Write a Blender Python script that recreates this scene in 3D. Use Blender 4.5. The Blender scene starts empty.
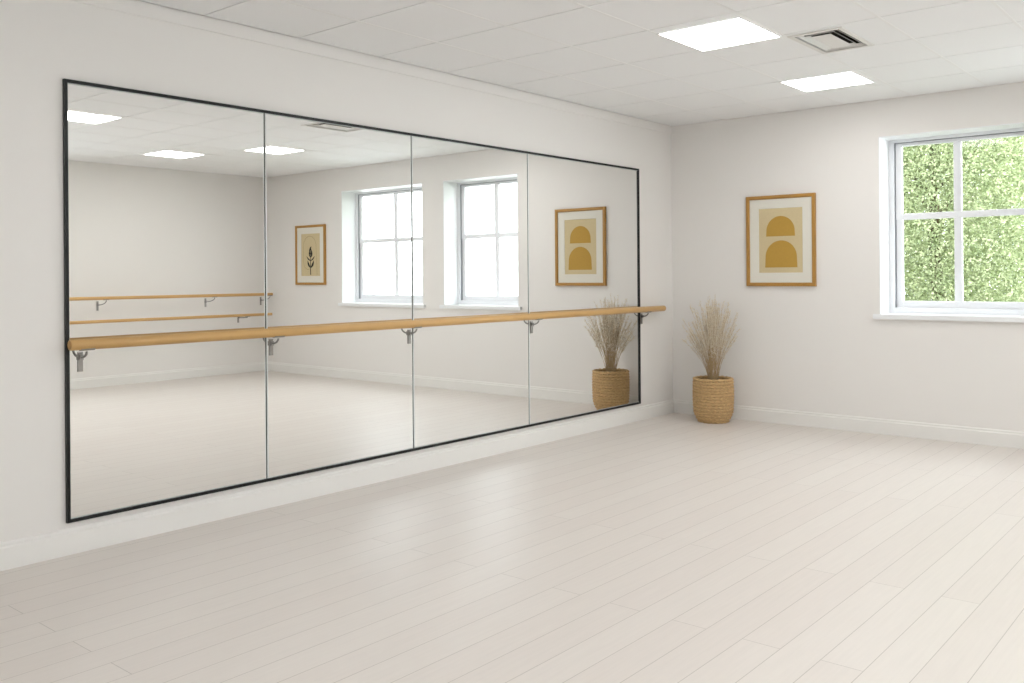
import bpy, bmesh, math, random
from mathutils import Vector, Matrix
C = bpy.context.scene
COL = C.collection
random.seed(7)

# ---------------------------------------------------------------- camera, world, exposure
# room frame: X = distance from the mirror wall, Y = -distance from the window wall, Z up (metres)
TH, ROLL = 0.7003, -0.0075
cd = bpy.data.cameras.new('camera'); cam = bpy.data.objects.new('camera', cd); COL.objects.link(cam)
cam.location = (4.8793, -8.3981, 1.4477)
cam.rotation_euler = (math.pi/2, -ROLL, TH)
cd.sensor_width = 36; cd.lens = 911.84/1024*36
cd.shift_y = -(341.5-275.56)/1024
cd.clip_start = 0.05; cd.clip_end = 300
C.camera = cam
w = bpy.data.worlds.new('sky'); C.world = w; w.use_nodes = True
bg = w.node_tree.nodes['Background']; bg.inputs[0].default_value = (0.90, 0.95, 1.0, 1); bg.inputs[1].default_value = 5.0
C.view_settings.view_transform = 'Standard'; C.view_settings.look = 'None'
C.view_settings.gamma = 1; C.view_settings.use_curve_mapping = False
C.view_settings.exposure = 0.36
PANEL = 10.0

# ---------------------------------------------------------------- helpers
def srgb(r, g, b):
    f = lambda c: (c/255/12.92) if c/255 <= .04045 else ((c/255+.055)/1.055)**2.4
    return (f(r), f(g), f(b), 1)

def mat(name, col, rough=.5, metal=0., spec=.5, bump=None, var=None, emit=None):
    m = bpy.data.materials.new(name); m.use_nodes = True
    nt = m.node_tree; p = nt.nodes['Principled BSDF']
    p.inputs['Base Color'].default_value = col; p.inputs['Roughness'].default_value = rough
    p.inputs['Metallic'].default_value = metal; p.inputs['Specular IOR Level'].default_value = spec
    tc = nt.nodes.new('ShaderNodeTexCoord')
    if var:   # (scale vector, amount)
        mp = nt.nodes.new('ShaderNodeMapping'); mp.inputs['Scale'].default_value = var[0]
        nz = nt.nodes.new('ShaderNodeTexNoise'); nz.inputs['Scale'].default_value = 1; nz.inputs['Detail'].default_value = 5
        mx = nt.nodes.new('ShaderNodeMix'); mx.data_type = 'RGBA'
        mx.inputs['A'].default_value = [c*(1-var[1]) for c in col[:3]]+[1]
        mx.inputs['B'].default_value = [min(1, c*(1+var[1])) for c in col[:3]]+[1]
        nt.links.new(tc.outputs['Object'], mp.inputs[0]); nt.links.new(mp.outputs[0], nz.inputs['Vector'])
        nt.links.new(nz.outputs[0], mx.inputs['Factor']); nt.links.new(mx.outputs['Result'], p.inputs['Base Color'])
    if bump:  # (scale, strength)
        n2 = nt.nodes.new('ShaderNodeTexNoise'); n2.inputs['Scale'].default_value = bump[0]; n2.inputs['Detail'].default_value = 3
        b = nt.nodes.new('ShaderNodeBump'); b.inputs['Strength'].default_value = bump[1]; b.inputs['Distance'].default_value = .002
        nt.links.new(tc.outputs['Object'], n2.inputs['Vector']); nt.links.new(n2.outputs[0], b.inputs['Height'])
        nt.links.new(b.outputs[0], p.inputs['Normal'])
    if emit:
        p.inputs['Emission Color'].default_value = emit[0]; p.inputs['Emission Strength'].default_value = emit[1]
    return m

def box(bm, x0, x1, y0, y1, z0, z1, mi=0):
    vs = [bm.verts.new((x, y, z)) for x in (x0, x1) for y in (y0, y1) for z in (z0, z1)]
    fs = []
    for q in ((0,1,3,2),(4,6,7,5),(0,4,5,1),(2,3,7,6),(0,2,6,4),(1,5,7,3)):
        f = bm.faces.new([vs[i] for i in q]); f.material_index = mi; fs.append(f)
    return fs

def tube(bm, pts, rad, n=12, cap=True, mi=0):
    pts = [Vector(p) for p in pts]
    if not isinstance(rad, (list, tuple)): rad = [rad]*len(pts)
    rings = []; up = None
    for i, p in enumerate(pts):
        d = (pts[min(i+1, len(pts)-1)]-pts[max(i-1, 0)]).normalized()
        if up is None:
            up = d.orthogonal().normalized()
        else:
            up = (up-d*up.dot(d)).normalized()
        s = d.cross(up)
        rings.append([bm.verts.new(p+(up*math.cos(2*math.pi*k/n)+s*math.sin(2*math.pi*k/n))*rad[i]) for k in range(n)])
    for a, b in zip(rings, rings[1:]):
        for k in range(n):
            f = bm.faces.new((a[k], a[(k+1) % n], b[(k+1) % n], b[k])); f.smooth = True; f.material_index = mi
    if cap:
        f = bm.faces.new(list(reversed(rings[0]))); f.material_index = mi
        f = bm.faces.new(rings[-1]); f.material_index = mi

def poly(bm, pts, mi=0):
    f = bm.faces.new([bm.verts.new(p) for p in pts]); f.material_index = mi; return f

def prism(bm, outline, y0, y1, mi=0):
    """outline in (x,z); extruded from y0 to y1"""
    a = [bm.verts.new((x, y0, z)) for x, z in outline]; b = [bm.verts.new((x, y1, z)) for x, z in outline]
    n = len(a); fs = [bm.faces.new(a), bm.faces.new(list(reversed(b)))]
    for i in range(n): fs.append(bm.faces.new((a[i], b[i], b[(i+1) % n], a[(i+1) % n])))
    for f in fs: f.material_index = mi

def obj(name, bm, mats, parent=None, bevel=0., recalc=True):
    if recalc: bmesh.ops.recalc_face_normals(bm, faces=bm.faces)
    me = bpy.data.meshes.new(name); bm.to_mesh(me); bm.free()
    for m in (mats if isinstance(mats, (list, tuple)) else [mats]): me.materials.append(m)
    o = bpy.data.objects.new(name, me); COL.objects.link(o)
    if parent: o.parent = parent
    if bevel:
        b = o.modifiers.new('bevel', 'BEVEL'); b.width = bevel; b.segments = 2; b.limit_method = 'ANGLE'
    return o

def thing(name, label, cat, loc=(0, 0, 0), group=None):
    o = bpy.data.objects.new(name, None); COL.objects.link(o); o.location = loc
    o.empty_display_size = .1
    o['label'] = label; o['category'] = cat
    if group: o['group'] = group
    return o

def struct(o):
    o['kind'] = 'structure'; return o

def dup(root, loc, label, group=None):
    r = root.copy(); COL.objects.link(r); r.location = loc; r['label'] = label
    if group: r['group'] = group
    for ch in [c for c in bpy.data.objects if c.parent == root]:
        c = ch.copy(); COL.objects.link(c); c.parent = r
        for g in [q for q in bpy.data.objects if q.parent == ch]:
            d = g.copy(); COL.objects.link(d); d.parent = c
    return r

# ---------------------------------------------------------------- materials
M = {}
M['wall'] = mat('wall_paint', srgb(240, 237, 233), .6, bump=(180, .06))
M['trim'] = mat('white_gloss_trim', srgb(241, 239, 235), .4)
M['tile'] = mat('ceiling_tile', srgb(248, 248, 248), .85, bump=(260, .12))
M['tbar'] = mat('ceiling_grid_bar', srgb(246, 245, 244), .5)
M['gap'] = mat('shadow_gap', srgb(84, 82, 78), .8)
M['reveal'] = mat('white_window_paint', srgb(244, 245, 246), .35)
M['upvc'] = mat('white_window_frame', srgb(240, 241, 244), .3)
M['seal'] = mat('grey_window_seal', srgb(150, 152, 158), .6)
M['black'] = mat('black_metal_frame', srgb(22, 23, 24), .35, .3)
M['back'] = mat('mirror_backing', srgb(24, 24, 24), .6)
M['mirror'] = mat('silvered_mirror', (.925, .93, .92, 1), 0.0, 1.0)
M['edge'] = mat('polished_glass_edge', srgb(236, 240, 238), .15)
M['oak'] = mat('varnished_beech', srgb(208, 166, 105), .35, var=((30, 1.5, 30), .14))
M['oakend'] = mat('beech_end_grain', srgb(176, 132, 70), .5, var=((40, 40, 40), .12))
M['steel'] = mat('brushed_steel', srgb(158, 156, 152), .3, 1.0)
M['gold'] = mat('oak_picture_frame', srgb(178, 132, 62), .4, var=((20, 20, 4), .12))
M['mount'] = mat('ivory_mount_board', srgb(232, 229, 218), .8)
M['paper'] = mat('beige_art_paper', srgb(212, 195, 155), .85, var=((60, 60, 60), .05))
M['mustard'] = mat('mustard_ink', srgb(188, 149, 66), .8, var=((50, 50, 50), .06))
M['ink'] = mat('black_ink', srgb(34, 32, 28), .8)
M['line'] = mat('brown_line_ink', srgb(150, 128, 90), .8)
M['vent'] = mat('white_vent_metal', srgb(232, 230, 226), .45)
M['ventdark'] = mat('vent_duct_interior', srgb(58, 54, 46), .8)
M['rope'] = mat('woven_seagrass', srgb(206, 172, 124), .85, var=((45, 45, 130), .5), bump=(120, .8))
M['soil'] = mat('dark_filler', srgb(88, 74, 56), .95, bump=(60, 1))
M['straw'] = mat('dried_grass_stem', srgb(196, 170, 130), .8, var=((30, 30, 8), .25))
M['plume'] = mat('dried_grass_plume', srgb(238, 228, 208), .9, var=((40, 40, 40), .15))
M['bark'] = mat('tree_bark', srgb(96, 80, 62), .9, bump=(20, 1))
M['lawn'] = mat('lawn', srgb(120, 128, 104), .95, var=((3, 3, 3), .3))
M['lamp'] = mat('lit_diffuser', (.9, .9, .9, 1), .6, emit=((1.0, .993, .988, 1), PANEL))
M['plastic'] = mat('lamp_frame_white', srgb(240, 239, 236), .4)

def leaf_mat():
    m = mat('green_leaves', srgb(150, 178, 96), .55)
    nt = m.node_tree; p = nt.nodes['Principled BSDF']
    oi = nt.nodes.new('ShaderNodeTexCoord'); nz = nt.nodes.new('ShaderNodeTexNoise'); nz.inputs['Scale'].default_value = 9
    nz.inputs['Detail'].default_value = 4
    rp = nt.nodes.new('ShaderNodeValToRGB')
    rp.color_ramp.elements[0].position = .35; rp.color_ramp.elements[0].color = srgb(140, 155, 112)
    rp.color_ramp.elements[1].position = .68; rp.color_ramp.elements[1].color = srgb(216, 220, 182)
    nt.links.new(oi.outputs['Object'], nz.inputs['Vector']); nt.links.new(nz.outputs[0], rp.inputs[0])
    nt.links.new(rp.outputs[0], p.inputs['Base Color'])
    tr = nt.nodes.new('ShaderNodeBsdfTranslucent'); nt.links.new(rp.outputs[0], tr.inputs[0])
    mx = nt.nodes.new('ShaderNodeMixShader'); mx.inputs[0].default_value = .35
    out = nt.nodes['Material Output']
    nt.links.new(p.outputs[0], mx.inputs[1]); nt.links.new(tr.outputs[0], mx.inputs[2]); nt.links.new(mx.outputs[0], out.inputs[0])
    return m
M['leaf'] = leaf_mat()

def glass_mat():
    m = bpy.data.materials.new('window_glass'); m.use_nodes = True; nt = m.node_tree; nt.nodes.clear()
    out = nt.nodes.new('ShaderNodeOutputMaterial'); t = nt.nodes.new('ShaderNodeBsdfTransparent')
    t.inputs[0].default_value = (.97, .985, .975, 1)
    g = nt.nodes.new('ShaderNodeBsdfGlossy'); g.inputs['Roughness'].default_value = .02
    fr = nt.nodes.new('ShaderNodeFresnel'); fr.inputs[0].default_value = 1.35
    mx = nt.nodes.new('ShaderNodeMixShader')
    ge = nt.nodes.new('ShaderNodeNewGeometry'); mu = nt.nodes.new('ShaderNodeMath'); mu.operation = 'MULTIPLY'
    iv = nt.nodes.new('ShaderNodeMath'); iv.operation = 'SUBTRACT'; iv.inputs[0].default_value = 1
    nt.links.new(ge.outputs['Backfacing'], iv.inputs[1]); nt.links.new(iv.outputs[0], mu.inputs[0]); nt.links.new(fr.outputs[0], mu.inputs[1])
    nt.links.new(mu.outputs[0], mx.inputs[0]); nt.links.new(t.outputs[0], mx.inputs[1]); nt.links.new(g.outputs[0], mx.inputs[2])
    nt.links.new(mx.outputs[0], out.inputs[0]); return m
M['glass'] = glass_mat()

def floor_mat():
    m = bpy.data.materials.new('pale_plank_floor'); m.use_nodes = True; nt = m.node_tree; p = nt.nodes['Principled BSDF']
    L = nt.links.new
    tc = nt.nodes.new('ShaderNodeTexCoord')
    mp = nt.nodes.new('ShaderNodeMapping'); mp.inputs['Rotation'].default_value = (0, 0, math.pi/2)
    mp.inputs['Location'].default_value = (.35, .08, 0)
    br = nt.nodes.new('ShaderNodeTexBrick'); br.offset = .37; br.offset_frequency = 2
    br.inputs['Scale'].default_value = 1; br.inputs['Brick Width'].default_value = 2.7; br.inputs['Row Height'].default_value = .158
    br.inputs['Mortar Size'].default_value = .0016; br.inputs['Mortar Smooth'].default_value = .1
    br.inputs['Color1'].default_value = FC1; br.inputs['Color2'].default_value = FC2; br.inputs['Mortar'].default_value = srgb(188, 180, 172)
    L(tc.outputs['Object'], mp.inputs[0]); L(mp.outputs[0], br.inputs['Vector'])
    mg = nt.nodes.new('ShaderNodeMapping'); mg.inputs['Scale'].default_value = (60, 3, 1)
    nz = nt.nodes.new('ShaderNodeTexNoise'); nz.inputs['Scale'].default_value = 1; nz.inputs['Detail'].default_value = 6
    L(tc.outputs['Object'], mg.inputs[0]); L(mg.outputs[0], nz.inputs['Vector'])
    rp = nt.nodes.new('ShaderNodeValToRGB'); rp.color_ramp.elements[0].color = (.96, .96, .96, 1); rp.color_ramp.elements[0].position = .3
    rp.color_ramp.elements[1].color = (1, 1, 1, 1); rp.color_ramp.elements[1].position = .7
    L(nz.outputs[0], rp.inputs[0])
    mx = nt.nodes.new('ShaderNodeMix'); mx.data_type = 'RGBA'; mx.blend_type = 'MULTIPLY'; mx.inputs['Factor'].default_value = 1
    L(br.outputs['Color'], mx.inputs['A']); L(rp.outputs[0], mx.inputs['B']); L(mx.outputs['Result'], p.inputs['Base Color'])
    p.inputs['Roughness'].default_value = .42; p.inputs['Specular IOR Level'].default_value = .5
    b = nt.nodes.new('ShaderNodeBump'); b.inputs['Strength'].default_value = .25; b.inputs['Distance'].default_value = .001
    L(br.outputs['Fac'], b.inputs['Height']); b.invert = True; L(b.outputs[0], p.inputs['Normal'])
    return m
FC1, FC2 = srgb(226, 219, 212), srgb(223, 215, 208)
M['floor'] = floor_mat()

# ---------------------------------------------------------------- room shell
W, D, H = 7.240, 10.2, 3.0
WZ0, WZ1 = 1.075, 2.67
WT = .36
TW, TL = .604, .68                    # ceiling tile module
WT = .36                              # window wall thickness
WIN = [(2.122, 3.37), (3.75, 5.40)]    # openings in the window wall
WZ0, WZ1 = 1.075, 2.67

bm = bmesh.new(); box(bm, -.12, W+.12, -D-.12, 0, -.15, 0)
struct(obj('floor', bm, M['floor']))
bm = bmesh.new(); box(bm, -.12, 0, -D-.12, WT, 0, H+.3); struct(obj('wall_left', bm, M['wall']))
ADDED_SIDE = (4.0, 6.5)                      # added unseen opening for daylight, right hand wall (distance from the window wall)
bm = bmesh.new()
for (d0, d1, z0, z1) in ((-WT, ADDED_SIDE[0], 0, H+.3), (ADDED_SIDE[1], D+.12, 0, H+.3), (ADDED_SIDE[0], ADDED_SIDE[1], 0, WZ0), (ADDED_SIDE[0], ADDED_SIDE[1], WZ1, H+.3)):
    box(bm, W, W+WT, -d1, -d0, z0, z1)
struct(obj('wall_right', bm, M['wall']))
bm = bmesh.new(); box(bm, 0, W, -D-.12, -D, 0, H+.3); struct(obj('wall_back', bm, M['wall']))
bm = bmesh.new()
edges = [0, WIN[0][0], WIN[0][1], WIN[1][0], WIN[1][1], W]
for i in range(5):
    x0, x1 = edges[i], edges[i+1]
    if i in (1, 3):
        box(bm, x0, x1, 0, WT, 0, WZ0); box(bm, x0, x1, 0, WT, WZ1, H+.3)
    else:
        box(bm, x0, x1, 0, WT, 0, H+.3)
struct(obj('wall_far', bm, M['wall']))

# ceiling: lay-in tiles with a shadow line one way and white bars the other
LIGHTS = [  # x0,x1,d0,d1 of the diffuser (d = distance from window wall), label; last rows added, unseen
    (1.825, 2.385, 2.70, 3.29, 'square ceiling light panel beside the air vent, the nearest one seen directly'),
    (1.80, 2.36, .835, 1.35, 'smaller ceiling light panel above the window wall beyond the air vent'),
    (4.26, 4.78, 1.50, 2.00, 'ceiling light panel seen only in the mirror, across the leftmost mirror joint'),
    (3.67, 4.19, 4.10, 4.62, 'ceiling light panel seen only in the mirror, cut by its upper left frame edge'),
    (5.48, 6.00, 2.12, 2.64, 'ceiling light panel seen only in the mirror, low and far in the leftmost panel'),
    (1.825, 2.385, 7.54, 8.10, 'unseen ceiling light panel added at the back of the room on the mirror side'),  # unseen panels from here on, added to brighten the room
    (3.65, 4.20, 6.18, 6.74, 'unseen ceiling light panel added over the middle of the room, behind the view'),
    (5.46, 6.02, 4.82, 5.38, 'unseen ceiling light panel added over the right side of the room near its middle'),
    (5.46, 6.02, 6.86, 7.42, 'unseen ceiling light panel added over the right side of the room towards the back'),
]
VENT = (2.416, 2.78, 2.055, 2.67)
def cut(rects, h):     # subtract rect h from a list of rects
    out = []
    for (a0, a1, t0, t1) in rects:
        b0, b1, u0, u1 = max(a0, h[0]), min(a1, h[1]), max(t0, h[2]), min(t1, h[3])
        if b0 >= b1-1e-4 or u0 >= u1-1e-4: out.append((a0, a1, t0, t1)); continue
        if b0 > a0: out.append((a0, b0, t0, t1))
        if b1 < a1: out.append((b1, a1, t0, t1))
        if u0 > t0: out.append((b0, b1, t0, u0))
        if u1 < t1: out.append((b0, b1, u1, t1))
    return out
bm = bmesh.new()
bar, gp = .009, .0042
nx, ny = int(round(W/TW)), int(math.ceil(D/TL))
for i in range(nx):
    for j in range(ny):
        a0, a1 = i*TW+bar, min((i+1)*TW-bar, W); t0, t1 = j*TL+gp, min((j+1)*TL-gp, D)
        if i == 0: a0 = .018
        if i == nx-1: a1 = W
        if a1 <= a0 or t1 <= t0: continue
        rs = [(a0, a1, t0, t1)]
        rs = cut(rs, (VENT[0]+.02, VENT[1]-.02, VENT[2]+.02, VENT[3]-.02))
        for r in rs: box(bm, r[0], r[1], -r[3], -r[2], H, H+.02, 0)
for i in range(1, nx):     # bars
    rs = cut([(i*TW-bar, i*TW+bar, 0, D)], (VENT[0]+.02, VENT[1]-.02, VENT[2]+.02, VENT[3]-.02))
    for r in rs: box(bm, r[0], r[1], -r[3], -r[2], H-.0015, H+.02, 1)
for r in cut([(0, W, 0, D)], (VENT[0]+.02, VENT[1]-.02, VENT[2]+.02, VENT[3]-.02)):
    box(bm, r[0], r[1], -r[3], -r[2], H+.02, H+.12, 2)
struct(obj('ceiling', bm, [M['tile'], M['tbar'], M['gap']]))

# skirting and cornice strip
def profile_run(name, prof, p0, p1, inward, m):
    """prof: list of (out, z); run from p0 to p1 (xy), inward = unit vector into the room"""
    bm = bmesh.new(); A = []; B = []
    for o_, z in prof:
        A.append(bm.verts.new((p0[0]+inward[0]*o_, p0[1]+inward[1]*o_, z)))
        B.append(bm.verts.new((p1[0]+inward[0]*o_, p1[1]+inward[1]*o_, z)))
    n = len(A)
    for i in range(n): bm.faces.new((A[i], A[(i+1) % n], B[(i+1) % n], B[i]))
    bm.faces.new(A); bm.faces.new(list(reversed(B)))
    return struct(obj(name, bm, m))
skirt = [(0, 0), (.018, 0), (.018, .108), (.015, .113), (.010, .116), (.010, .128), (.007, .134), (0, .137)]
profile_run('baseboard_left', skirt, (0, 0), (0, -D), (1, 0), M['trim'])
profile_run('baseboard_far', skirt, (0, 0), (W, 0), (0, -1), M['trim'])
profile_run('baseboard_right', skirt, (W, 0), (W, -D), (-1, 0), M['trim'])
profile_run('baseboard_back', skirt, (0, -D), (W, -D), (0, 1), M['trim'])
profile_run('trim_1', [(0, H), (0, H-.083), (.004, H-.083), (.008, H-.079), (.008, H)], (0, 0), (0, -D), (1, 0), M['wall'])

# windows
def window(n, x0, x1):
    gy = .30                                    # glass distance behind the room face
    root = bpy.data.objects.new('window_%d' % n, None); COL.objects.link(root); struct(root)
    root.location = ((x0+x1)/2, 0, WZ0)
    ox, oz = -(x0+x1)/2, -WZ0
    def B(bm, a0, a1, y0, y1, z0, z1, mi=0): box(bm, a0+ox, a1+ox, y0, y1, z0+oz, z1+oz, mi)
    fw = .055
    # painted reveal lining
    bm = bmesh.new(); t = .008
    B(bm, x0, x0+t, .0, .25, WZ0, WZ1); B(bm, x1-t, x1, .0, .25, WZ0, WZ1); B(bm, x0+t, x1-t, .0, .25, WZ1-t, WZ1)
    obj('window_reveal', bm, M['reveal'], root)
    # outer frame
    bm = bmesh.new()
    B(bm, x0, x0+fw, .25, .35, WZ0, WZ1); B(bm, x1-fw, x1, .25, .35, WZ0, WZ1)
    B(bm, x0+fw, x1-fw, .25, .35, WZ1-.035, WZ1); B(bm, x0+fw, x1-fw, .25, .35, WZ0, WZ0+.055)
    # thin stop bead
    B(bm, x0+fw, x0+fw+.006, .262, .35, WZ0+.055, WZ1-.035, 1); B(bm, x1-fw-.006, x1-fw, .262, .35, WZ0+.055, WZ1-.035, 1)
    B(bm, x0+fw, x1-fw, .262, .35, WZ1-.041, WZ1-.035, 1)
    obj('window_frame', bm, [M['upvc'], M['seal']], root, bevel=.003)
    zi0, zi1 = WZ0+.055, WZ1-.041; a0, a1 = x0+fw+.006, x1-fw-.006
    zm = 1.957; sw = .055
    c = x0+.12+.425+.04 if n == 1 else (x0+x1)/2
    for (z0, z1, yy, top) in ((zi0, zm+.028, .285, False), (zm-.028, zi1, .275, True)):
        bm = bmesh.new()
        rb, rt = (.06, .05) if not top else (.056, .03)
        B(bm, a0, a0+sw, yy, yy+.04, z0, z1); B(bm, a1-sw, a1, yy, yy+.04, z0, z1)
        B(bm, a0+sw, a1-sw, yy, yy+.04, z0, z0+rb); B(bm, a0+sw, a1-sw, yy, yy+.04, z1-rt, z1)
        B(bm, c-.032, c+.032, yy+.004, yy+.036, z0+rb, z1-rt)
        s = obj('sash', bm, M['upvc'], root, bevel=.004)
        bm = bmesh.new(); B(bm, a0+sw-.004, a1-sw+.004, yy+.018, yy+.022, z0+rb-.004, z1-rt+.004)
        obj('window_pane', bm, M['glass'], s)
    bm = bmesh.new()
    B(bm, x0-.05, x1+.05, -.035, 0, WZ0-.042, WZ0); B(bm, x0, x1, 0, .25, WZ0-.0, WZ0+.003)
    obj('window_sill', bm, M['reveal'], root, bevel=.004)
    return root
window(1, *WIN[0]); window(2, *WIN[1])
side = window(3, -(ADDED_SIDE[1]-ADDED_SIDE[0])/2, (ADDED_SIDE[1]-ADDED_SIDE[0])/2)  # unseen window, added to throw daylight on the right of the floor
side.location = (W, -(ADDED_SIDE[0]+ADDED_SIDE[1])/2, WZ0); side.rotation_euler = (0, 0, -math.pi/2)

# ---------------------------------------------------------------- mirror
MT = [.664, 2.406, 3.755, 5.020, 6.256]; MZ0, MZ1 = .1687, 2.496
mir = thing('wall_mirror', 'large black framed wall mirror of four tall panels behind the ballet barre', 'mirror', (0, -(MT[0]+MT[-1])/2, MZ0))
oy, oz = (MT[0]+MT[-1])/2, -MZ0
def MB(bm, x0, x1, t0, t1, z0, z1, mi=0): box(bm, x0, x1, -t1+oy, -t0+oy, z0+oz, z1+oz, mi)
bm = bmesh.new(); MB(bm, .001, .006, MT[0]+.004, MT[-1]-.004, MZ0+.004, MZ1-.004); obj('backing_board', bm, M['back'], mir)
bm = bmesh.new(); fr = .017
MB(bm, .001, .022, MT[0], MT[0]+fr, MZ0, MZ1); MB(bm, .001, .022, MT[-1]-fr, MT[-1], MZ0, MZ1)
MB(bm, .001, .022, MT[0]+fr, MT[-1]-fr, MZ1-fr, MZ1); MB(bm, .001, .022, MT[0]+fr, MT[-1]-fr, MZ0, MZ0+fr)
obj('frame', bm, M['black'], mir)
for i in range(4):
    t0 = MT[i]+(.005 if i else fr); t1 = MT[i+1]-(.005 if i < 3 else fr); z0, z1 = MZ0+fr, MZ1-fr
    bm = bmesh.new(); e = .006; x0, x1 = .006, .0115
    y0, y1 = -t1+oy, -t0+oy; z0 += oz; z1 += oz
    o4 = [(x0+.003, y0, z0), (x0+.003, y1, z0), (x0+.003, y1, z1), (x0+.003, y0, z1)]
    i4 = [(x1, y0+e, z0+e), (x1, y1-e, z0+e), (x1, y1-e, z1-e), (x1, y0+e, z1-e)]
    b4 = [(x0, y, z) for _, y, z in o4]
    vo = [bm.verts.new(p) for p in o4]; vi = [bm.verts.new(p) for p in i4]; vb = [bm.verts.new(p) for p in b4]
    bm.faces.new(vi).material_index = 0; bm.faces.new(list(reversed(vb))).material_index = 1
    for k in range(4):
        bm.faces.new((vo[k], vo[(k+1) % 4], vi[(k+1) % 4], vi[k])).material_index = 1
        bm.faces.new((vb[k], vb[(k+1) % 4], vo[(k+1) % 4], vo[k])).material_index = 1
    obj('mirror_panel', bm, [M['mirror'], M['edge']], mir)

# ---------------------------------------------------------------- barres
def bracket_bm(off, drop, sgn, r):
    """wall plate at x=0, cradle under the rail at x=off; z=0 is the rail axis"""
    bm = bmesh.new()
    x = lambda v: sgn*v
    def bx(a, b, y0, y1, z0, z1): box(bm, min(x(a), x(b)), max(x(a), x(b)), y0, y1, z0, z1)
    bx(0, .005, -.013, .013, -drop, -.045)                       # plate
    bx(.005, .018, -.011, .011, -drop+.062, -drop+.090)          # boss
    pts = []
    zc = -r-.008; za = -drop+.076
    for k in range(13):
        u = k/12*math.pi/2
        pts.append((x(.012+(off-.012)*math.sin(u)), 0, za+(zc-za)*(1-math.cos(u))))
    tube(bm, pts, .0062, 10)
    return bm
def saddle_bm(off, sgn, r):
    bm = bmesh.new(); n = 8; L = .036
    A = []
    for y in (-L, L):
        for rr in (r+.0005, r+.0045):
            A.append([bm.verts.new((sgn*off+rr*math.sin(a), y, -rr*math.cos(a))) for a in [(-.75+1.5*k/n) for k in range(n+1)]])
    i0, o0, i1, o1 = A
    for k in range(n):
        bm.faces.new((i0[k], i0[k+1], i1[k+1], i1[k])); bm.faces.new((o0[k], o1[k], o1[k+1], o0[k+1]))
        bm.faces.new((i0[k], o0[k], o0[k+1], i0[k+1])); bm.faces.new((i1[k], i1[k+1], o1[k+1], o1[k]))
    bm.faces.new((i0[0], i1[0], o1[0], o0[0])); bm.faces.new((i0[n], o0[n], o1[n], i1[n]))
    return bm
def barre(label, xw, sgn, off, z, t0, t1, brs, r, drop, tilt=0.):
    tm = (t0+t1)/2
    root = thing('ballet_barre', label, 'barre', (xw, -tm, z))
    bm = bmesh.new(); L = (t1-t0)/2; c = .006
    tube(bm, [(sgn*off, -L, 0), (sgn*off, -L+.002, 0), (sgn*off, -L+c, 0), (sgn*off, 0, 0), (sgn*off, L-c, 0), (sgn*off, L-.002, 0), (sgn*off, L, 0)],
         [r-c, r-c*.35, r, r, r, r-c*.35, r-c], 28)
    bm.faces.ensure_lookup_table()
    for f in bm.faces:
        if len(f.verts) > 4: f.material_index = 1
    obj('wooden_rail', bm, [M['oak'], M['oakend']], root)
    for b in brs:
        k = obj('wall_bracket', bracket_bm(off, drop, sgn, r), M['steel'], root, bevel=0.0)
        k.location = (0, -b+tm, 0)
        s = obj('saddle', saddle_bm(off, sgn, r), M['steel'], k)
    return root
barre('long beech ballet barre on steel brackets running across the front of the wall mirror', .0125, 1, .078, 1.104, .325, 6.270,
      [.630, 2.372, 3.793, 4.985, 6.18], .0285, .148)
barre('upper of two thin wooden barres on the opposite wall, seen in the mirror', W, -1, .25, 1.19, .06, 3.5,
      [.10, 1.05, 2.65, 3.4], .022, .17)
barre('lower of two thin wooden barres on the opposite wall, seen in the mirror', W, -1, .25, .885, .07, 3.5,
      [.5, 3.35], .021, .12)

# ---------------------------------------------------------------- framed prints on the window wall
def framed(label, x0, x1, z0, z1):
    root = thing('framed_print', label, 'picture', ((x0+x1)/2, 0, z0))
    w, h = (x1-x0)/2, z1-z0; f = .034; d = .032
    bm = bmesh.new()
    # mitred frame with a small inner step
    def ring(o, y):   # rectangle inset o at depth y
        return [bm.verts.new(p) for p in ((-w+o, y, o), (w-o, y, o), (w-o, y, h-o), (-w+o, y, h-o))]
    rs = [ring(0, -.001), ring(0, -d+.002), ring(.003, -d), ring(f-.006, -d), ring(f, -d+.007), ring(f, -.012)]
    for a, b in zip(rs, rs[1:]):
        for k in range(4): bm.faces.new((a[k], a[(k+1) % 4], b[(k+1) % 4], b[k]))
    obj('frame', bm, M['gold'], root)
    bm = bmesh.new()
    mw0, mw1 = -w+.0, w-.0
    ax, az0, az1 = w*.64, h*.145, h*.86
    # mount board with a bevelled window
    Y = -.016
    outer = [(-w+f, Y, f), (w-f, Y, f), (w-f, Y, h-f), (-w+f, Y, h-f)]
    inner = [(-ax, Y, az0), (ax, Y, az0), (ax, Y, az1), (-ax, Y, az1)]
    inb = [(-ax+.003, Y+.003, az0+.003), (ax-.003, Y+.003, az0+.003), (ax-.003, Y+.003, az1-.003), (-ax+.003, Y+.003, az1-.003)]
    vo, vi, vb = [[bm.verts.new(p) for p in q] for q in (outer, inner, inb)]
    for a, b in ((vo, vi), (vi, vb)):
        for k in range(4): bm.faces.new((a[k], a[(k+1) % 4], b[(k+1) % 4], b[k]))
    obj('mount_board', bm, M['mount'], root)
    return root, ax, az0, az1, Y+.004
def sheet(bm, ax, z0, z1, y): poly(bm, [(-ax, y, z0), (ax, y, z0), (ax, y, z1), (-ax, y, z1)], 0)
def arch(bm, cx, z0, z1, hw, y, mi, flare=0.):
    pts = [(cx-hw*(1+flare), y, z0), (cx+hw*(1+flare), y, z0)]; zs = z1-hw*1.0
    for k in range(0, 25):
        u = math.pi*k/24; pts.append((cx+hw*math.cos(u), y, zs+hw*math.sin(u)))
    poly(bm, pts, mi)
def fix_print(bm): # keep all faces pointing into the room (-y)
    for f in bm.faces:
        f.normal_update()
        if f.normal.y > 0: f.normal_flip()
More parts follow.
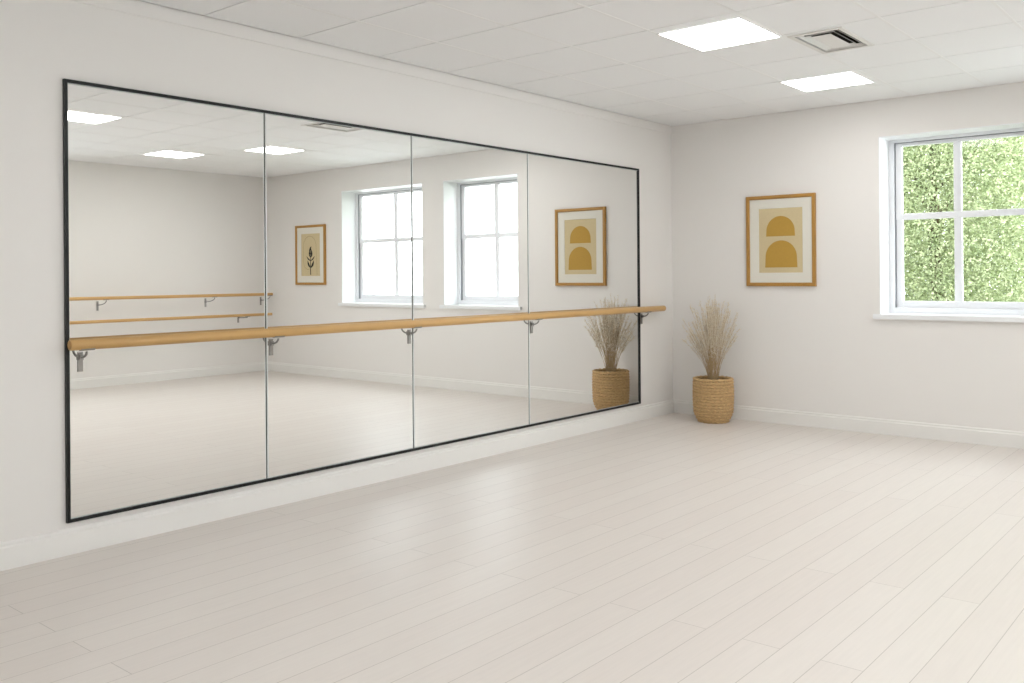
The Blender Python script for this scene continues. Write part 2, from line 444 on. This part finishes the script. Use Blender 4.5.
PX0, PX1, PZ0, PZ1 = .850, 1.545, 1.326, 2.204
root, ax, z0, z1, y = framed('wood framed print of two stacked mustard arches on the wall beside the window', PX0, PX1, PZ0, PZ1)
bm = bmesh.new(); sheet(bm, ax, z0, z1, y)
h = z1-z0
arch(bm, .0, z0+h*.565, z0+h*.875, .143, y-.0006, 1, .02)
arch(bm, .005, z0+h*.085, z0+h*.50, .158, y-.0006, 1, .03)
fix_print(bm); obj('artwork', bm, [M['paper'], M['mustard']], root, recalc=False)

root, ax, z0, z1, y = framed('wood framed print of a black leafy sprig inside a thin arch, seen in the mirror', 5.75, 6.45, 1.333, 2.215)
bm = bmesh.new(); sheet(bm, ax, z0, z1, y); h = z1-z0
def ribbon(pts, wd, mi):
    L = []; R = []
    for i, (px, pz) in enumerate(pts):
        q0 = pts[max(i-1, 0)]; q1 = pts[min(i+1, len(pts)-1)]
        dx, dz = q1[0]-q0[0], q1[1]-q0[1]; n = math.hypot(dx, dz) or 1
        ww = wd[i] if isinstance(wd, list) else wd
        L.append((px-dz/n*ww, y-.0006, pz+dx/n*ww)); R.append((px+dz/n*ww, y-.0006, pz-dx/n*ww))
    for i in range(len(pts)-1):
        poly(bm, [L[i], L[i+1], R[i+1], R[i]], mi)
out = [(-.15, z0+.02)]
for k in range(21):
    u = math.pi*(1-k/20); out.append((.02+.15*math.cos(u)*(1 if u > 1.57 else 1), z0+h*.70+.15*math.sin(u)))
out += [(.17, z0+h*.35), (.15, z0+h*.22), (.08, z0+h*.16), (.0, z0+h*.17)]
ribbon(out, .0022, 2)
ribbon([(.0, z0+.02), (.004, z0+h*.2), (.0, z0+h*.45), (.006, z0+h*.66)], [.010, .009, .006, .002], 1)
for (bz, s, ln, an, wd) in ((.2, 1, .13, 48, .018), (.2, -1, .13, 48, .02), (.36, 1, .12, 30, .010), (.36, -1, .12, 30, .010),
                        (.44, 1, .10, 62, .012), (.44, -1, .10, 62, .014), (.50, 1, .13, 80, .013), (.50, -1, .10, 75, .011), (.54, 1, .10, 88, .012)):
    a = math.radians(an); pts = []; ws = []
    for k in range(9):
        u = k/8; pts.append((s*ln*u*math.cos(a*(.6+.6*u)), z0+h*bz+ln*u*math.sin(a*(.6+.6*u)))); ws.append(wd*math.sin(math.pi*min(1, u*.96+.04))+.0005)
    ribbon(pts, ws, 1)
fix_print(bm); obj('artwork', bm, [M['paper'], M['ink'], M['line']], root, recalc=False)

# ---------------------------------------------------------------- ceiling lights and vent
for i, (a0, a1, t0, t1, lab) in enumerate(LIGHTS):
    root = thing('ceiling_light', lab, 'ceiling light', ((a0+a1)/2, -(t0+t1)/2, H))
    root['group'] = 'square light panels in the tiled ceiling'
    hx, hy = (a1-a0)/2, (t1-t0)/2; f = .010
    bm = bmesh.new()
    for (x0, x1, y0, y1) in ((-hx-f, -hx, -hy-f, hy+f), (hx, hx+f, -hy-f, hy+f), (-hx, hx, -hy-f, -hy), (-hx, hx, hy, hy+f)):
        box(bm, x0, x1, y0, y1, -.006, -.0016)
    obj('light_frame', bm, M['plastic'], root)
    bm = bmesh.new(); box(bm, -hx, hx, -hy, hy, -.0045, -.0017); obj('diffuser', bm, M['lamp'], root)

a0, a1, t0, t1 = VENT
root = thing('ceiling_vent', 'square white louvred air vent in the ceiling between two light panels', 'vent', ((a0+a1)/2, -(t0+t1)/2, H))
hx, hy = (a1-a0)/2, (t1-t0)/2
bm = bmesh.new()
def rring(bm, x, y, z): return [bm.verts.new(p) for p in ((-x, -y, z), (x, -y, z), (x, y, z), (-x, y, z))]
def strip(bm, a, b):
    for k in range(4): bm.faces.new((a[k], a[(k+1) % 4], b[(k+1) % 4], b[k]))
fl = .036
r0 = rring(bm, hx, hy, -.0018); r1 = rring(bm, hx-.004, hy-.004, -.007); r2 = rring(bm, hx-fl, hy-fl, -.007); r3 = rring(bm, hx-fl, hy-fl, .02); 
strip(bm, r0, r1); strip(bm, r1, r2); strip(bm, r2, r3)
obj('vent_flange', bm, M['vent'], root)
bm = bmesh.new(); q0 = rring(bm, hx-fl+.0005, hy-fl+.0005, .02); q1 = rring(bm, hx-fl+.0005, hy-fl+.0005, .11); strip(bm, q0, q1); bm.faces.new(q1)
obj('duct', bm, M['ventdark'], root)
for k, ins in enumerate((.024, .056)):
    bm = bmesh.new(); x, y = hx-fl-ins, hy-fl-ins
    s0 = rring(bm, x+.006, y+.006, -.003); s1 = rring(bm, x-.010, y-.010, .013)
    s2 = rring(bm, x+.0075, y+.0075, -.0025); s3 = rring(bm, x-.0085, y-.0085, .0135)
    strip(bm, s0, s1); strip(bm, s2, s3); strip(bm, s0, s2); strip(bm, s1, s3)
    obj('louvre', bm, M['vent'], root)
bm = bmesh.new(); box(bm, -(hx-fl-.082), hx-fl-.082, -(hy-fl-.082), hy-fl-.082, -.006, -.002); obj('centre_plate', bm, M['vent'], root, bevel=.001)

# ---------------------------------------------------------------- potted dried grass
PC = Vector((.614, -.285, 0))
root = thing('potted_dried_grass', 'woven seagrass basket pot of tall dried grass standing in the corner', 'potted plant', PC)
bm = bmesh.new()
rows = 15; HB = .43
def rad(z):
    u = z/HB
    if u < .32: return .129+.050*math.sin(u/.32*math.pi/2)
    return .179+.004*math.sin((u-.32)/.68*math.pi)
NS = 96
for r_ in range(rows):
    zc = .0125+r_*(HB-.025)/(rows-1); R = rad(zc); q = .0145; ph = r_*2.2
    rings = []
    for i in range(NS):
        a = 2*math.pi*i/NS
        tw = 1+.30*math.sin(a*20+ph)                       # twisted strand bumps
        ring = []
        for k in range(8):
            b = 2*math.pi*k/8
            bulge = 1+.26*math.sin(2*b+a*20+ph)
            rr = R+q*.95*tw*math.cos(b)*bulge; zz = zc+q*1.02*math.sin(b)*bulge
            ring.append(bm.verts.new((rr*math.cos(a), rr*math.sin(a), max(0.0, zz))))
        rings.append(ring)
    for i in range(NS):
        A, B = rings[i], rings[(i+1) % NS]
        for k in range(8):
            f = bm.faces.new((A[k], B[k], B[(k+1) % 8], A[(k+1) % 8])); f.smooth = True
vs = [bm.verts.new((.13*math.cos(2*math.pi*k/32), .13*math.sin(2*math.pi*k/32), .004)) for k in range(32)]
bm.faces.new(vs)
obj('woven_basket', bm, M['rope'], root)
bm = bmesh.new(); c0 = bm.verts.new((0, 0, HB-.035)); ringv = [bm.verts.new((.178*math.cos(2*math.pi*k/32), .178*math.sin(2*math.pi*k/32), HB-.05)) for k in range(32)]
for k in range(32): bm.faces.new((c0, ringv[k], ringv[(k+1) % 32])).smooth = True
obj('filler', bm, M['soil'], root)
stem = bmesh.new(); plume = bmesh.new()
def spikelet(p, d, L, wd):
    d = d.normalized(); s = d.orthogonal().normalized(); s.rotate(Matrix.Rotation(random.random()*6.28, 3, d)); t_ = d.cross(s)
    a = plume.verts.new(p); e = plume.verts.new(p+d*L)
    m_ = [plume.verts.new(p+d*L*.45+v*wd) for v in (s, t_, -s, -t_)]
    for k in range(4):
        plume.faces.new((a, m_[k], m_[(k+1) % 4])); plume.faces.new((m_[k], e, m_[(k+1) % 4]))
for i in range(130):
    an = random.random()*2*math.pi; br = .055*math.sqrt(random.random())
    base = Vector((br*math.cos(an), br*math.sin(an), HB-.04))
    lean = .03+.27*random.random()
    hgt = (.86-lean*lean*3.0)*random.uniform(.56, 1.0)
    an2 = an+random.gauss(0, .9)
    tip = Vector((lean*math.cos(an2), lean*math.sin(an2), HB+hgt))
    if tip.y > .235: tip.y = .235
    mid = base.lerp(tip, .5); mid.x *= .66; mid.y *= .66; mid.z += .03
    N = 14; P_ = []
    for k in range(N+1):
        u = k/N; q = base*(1-u)**2+mid*2*u*(1-u)+tip*u*u
        q.x += .006*math.sin(u*7+i)*u; q.y += .006*math.cos(u*6+i*2)*u; P_.append(q)
    tube(stem, P_, [.0014*(1-.5*k/N) for k in range(N+1)], 5)
    for k in range(24):           # short side twigs carrying the seed heads
        u = random.uniform(.40, 1.0)**.85; j = min(int(u*N), N-1); p = P_[j].lerp(P_[j+1], u*N-j)
        d = (P_[j+1]-P_[j]).normalized()+Vector((random.gauss(0, .6), random.gauss(0, .6), random.gauss(0, .3)))
        d.normalize(); L = random.uniform(.012, .040)*(1.2-.6*u)
        if p.y+d.y*(L+.02) > .255: d.y = -abs(d.y)
        e = p+d*L
        tube(stem, [p, e], [.0008, .0006], 3, cap=False)
        for q in range(3):
            dd = d+Vector((random.gauss(0, .7), random.gauss(0, .7), random.gauss(0, .5)))
            pp = p.lerp(e, .4+.3*q)
            if dd.y > 0 and pp.y > .235: dd.y = -dd.y
            spikelet(pp, dd, random.uniform(.009, .020), .0026)
s = obj('grass_stems', stem, M['straw'], root, recalc=False); s['kind'] = 'stuff'
p_ = obj('grass_plumes', plume, M['plume'], root); p_['kind'] = 'stuff'; p_['label'] = 'feathery pale seed heads'

# ---------------------------------------------------------------- outside the window
bm = bmesh.new(); box(bm, -16, 5.5, WT+.02, 14, -.75, -.6); struct(obj('ground', bm, M['lawn']))
def tree(label, x, d, hgt, rx, ry, rz, cz, n, seed, lf=1.):
    rnd = random.Random(seed)
    root = thing('leafy_tree', label, 'tree', (x, d, -.6), 'trees outside the window')
    bm = bmesh.new()
    tube(bm, [(0, 0, 0), (.05, .02, hgt*.3), (-.04, 0, hgt*.6), (0, 0, hgt*.9)], [.11, .09, .06, .02], 12)
    for k in range(14):
        a = rnd.random()*6.28; z = hgt*rnd.uniform(.25, .8); l = min(rx, ry)*rnd.uniform(.5, .85)
        tube(bm, [(0, 0, z), (l*.5*math.cos(a), l*.5*math.sin(a), z+.25), (l*math.cos(a), l*math.sin(a), z+.6)], [.025, .015, .006], 6)
    obj('trunk', bm, M['bark'], root)
    bm = bmesh.new()
    for k in range(n):            # leaves through the whole crown, denser towards its shell
        while True:
            p = Vector((rnd.uniform(-1, 1), rnd.uniform(-1, 1), rnd.uniform(-1, 1)))
            l = (abs(p.x)**4+abs(p.y)**4+abs(p.z)**4)**.25
            if .2 < l < 1: break
        p = Vector((p.x*rx, p.y*ry, cz+p.z*rz))
        L = rnd.uniform(.026, .048)*lf
        q = Matrix.Rotation(rnd.random()*6.28, 3, 'Z') @ Matrix.Rotation(rnd.uniform(-1.2, 1.2), 3, 'X') @ Matrix.Rotation(rnd.random()*6.28, 3, 'Y')
        pts = [Vector((0, 0, 0)), Vector((L*.4, L*.30, .05*L)), Vector((L, 0, -.1*L)), Vector((L*.4, -L*.30, .05*L))]
        bm.faces.new([bm.verts.new(p+q @ v) for v in pts])
    obj('foliage', bm, M['leaf'], root, recalc=False)
    return root
tree('nearer leafy green tree filling the view through the window beside the arch print', 1.62, 3.6, 4.6, 1.3, .8, 2.05, 2.75, 150000, 3)
tree('far leafy tree outside, behind the nearer tree at the window', .9, 7.2, 7.0, 2.4, 1.8, 3.4, 3.5, 80000, 5, 1.8)
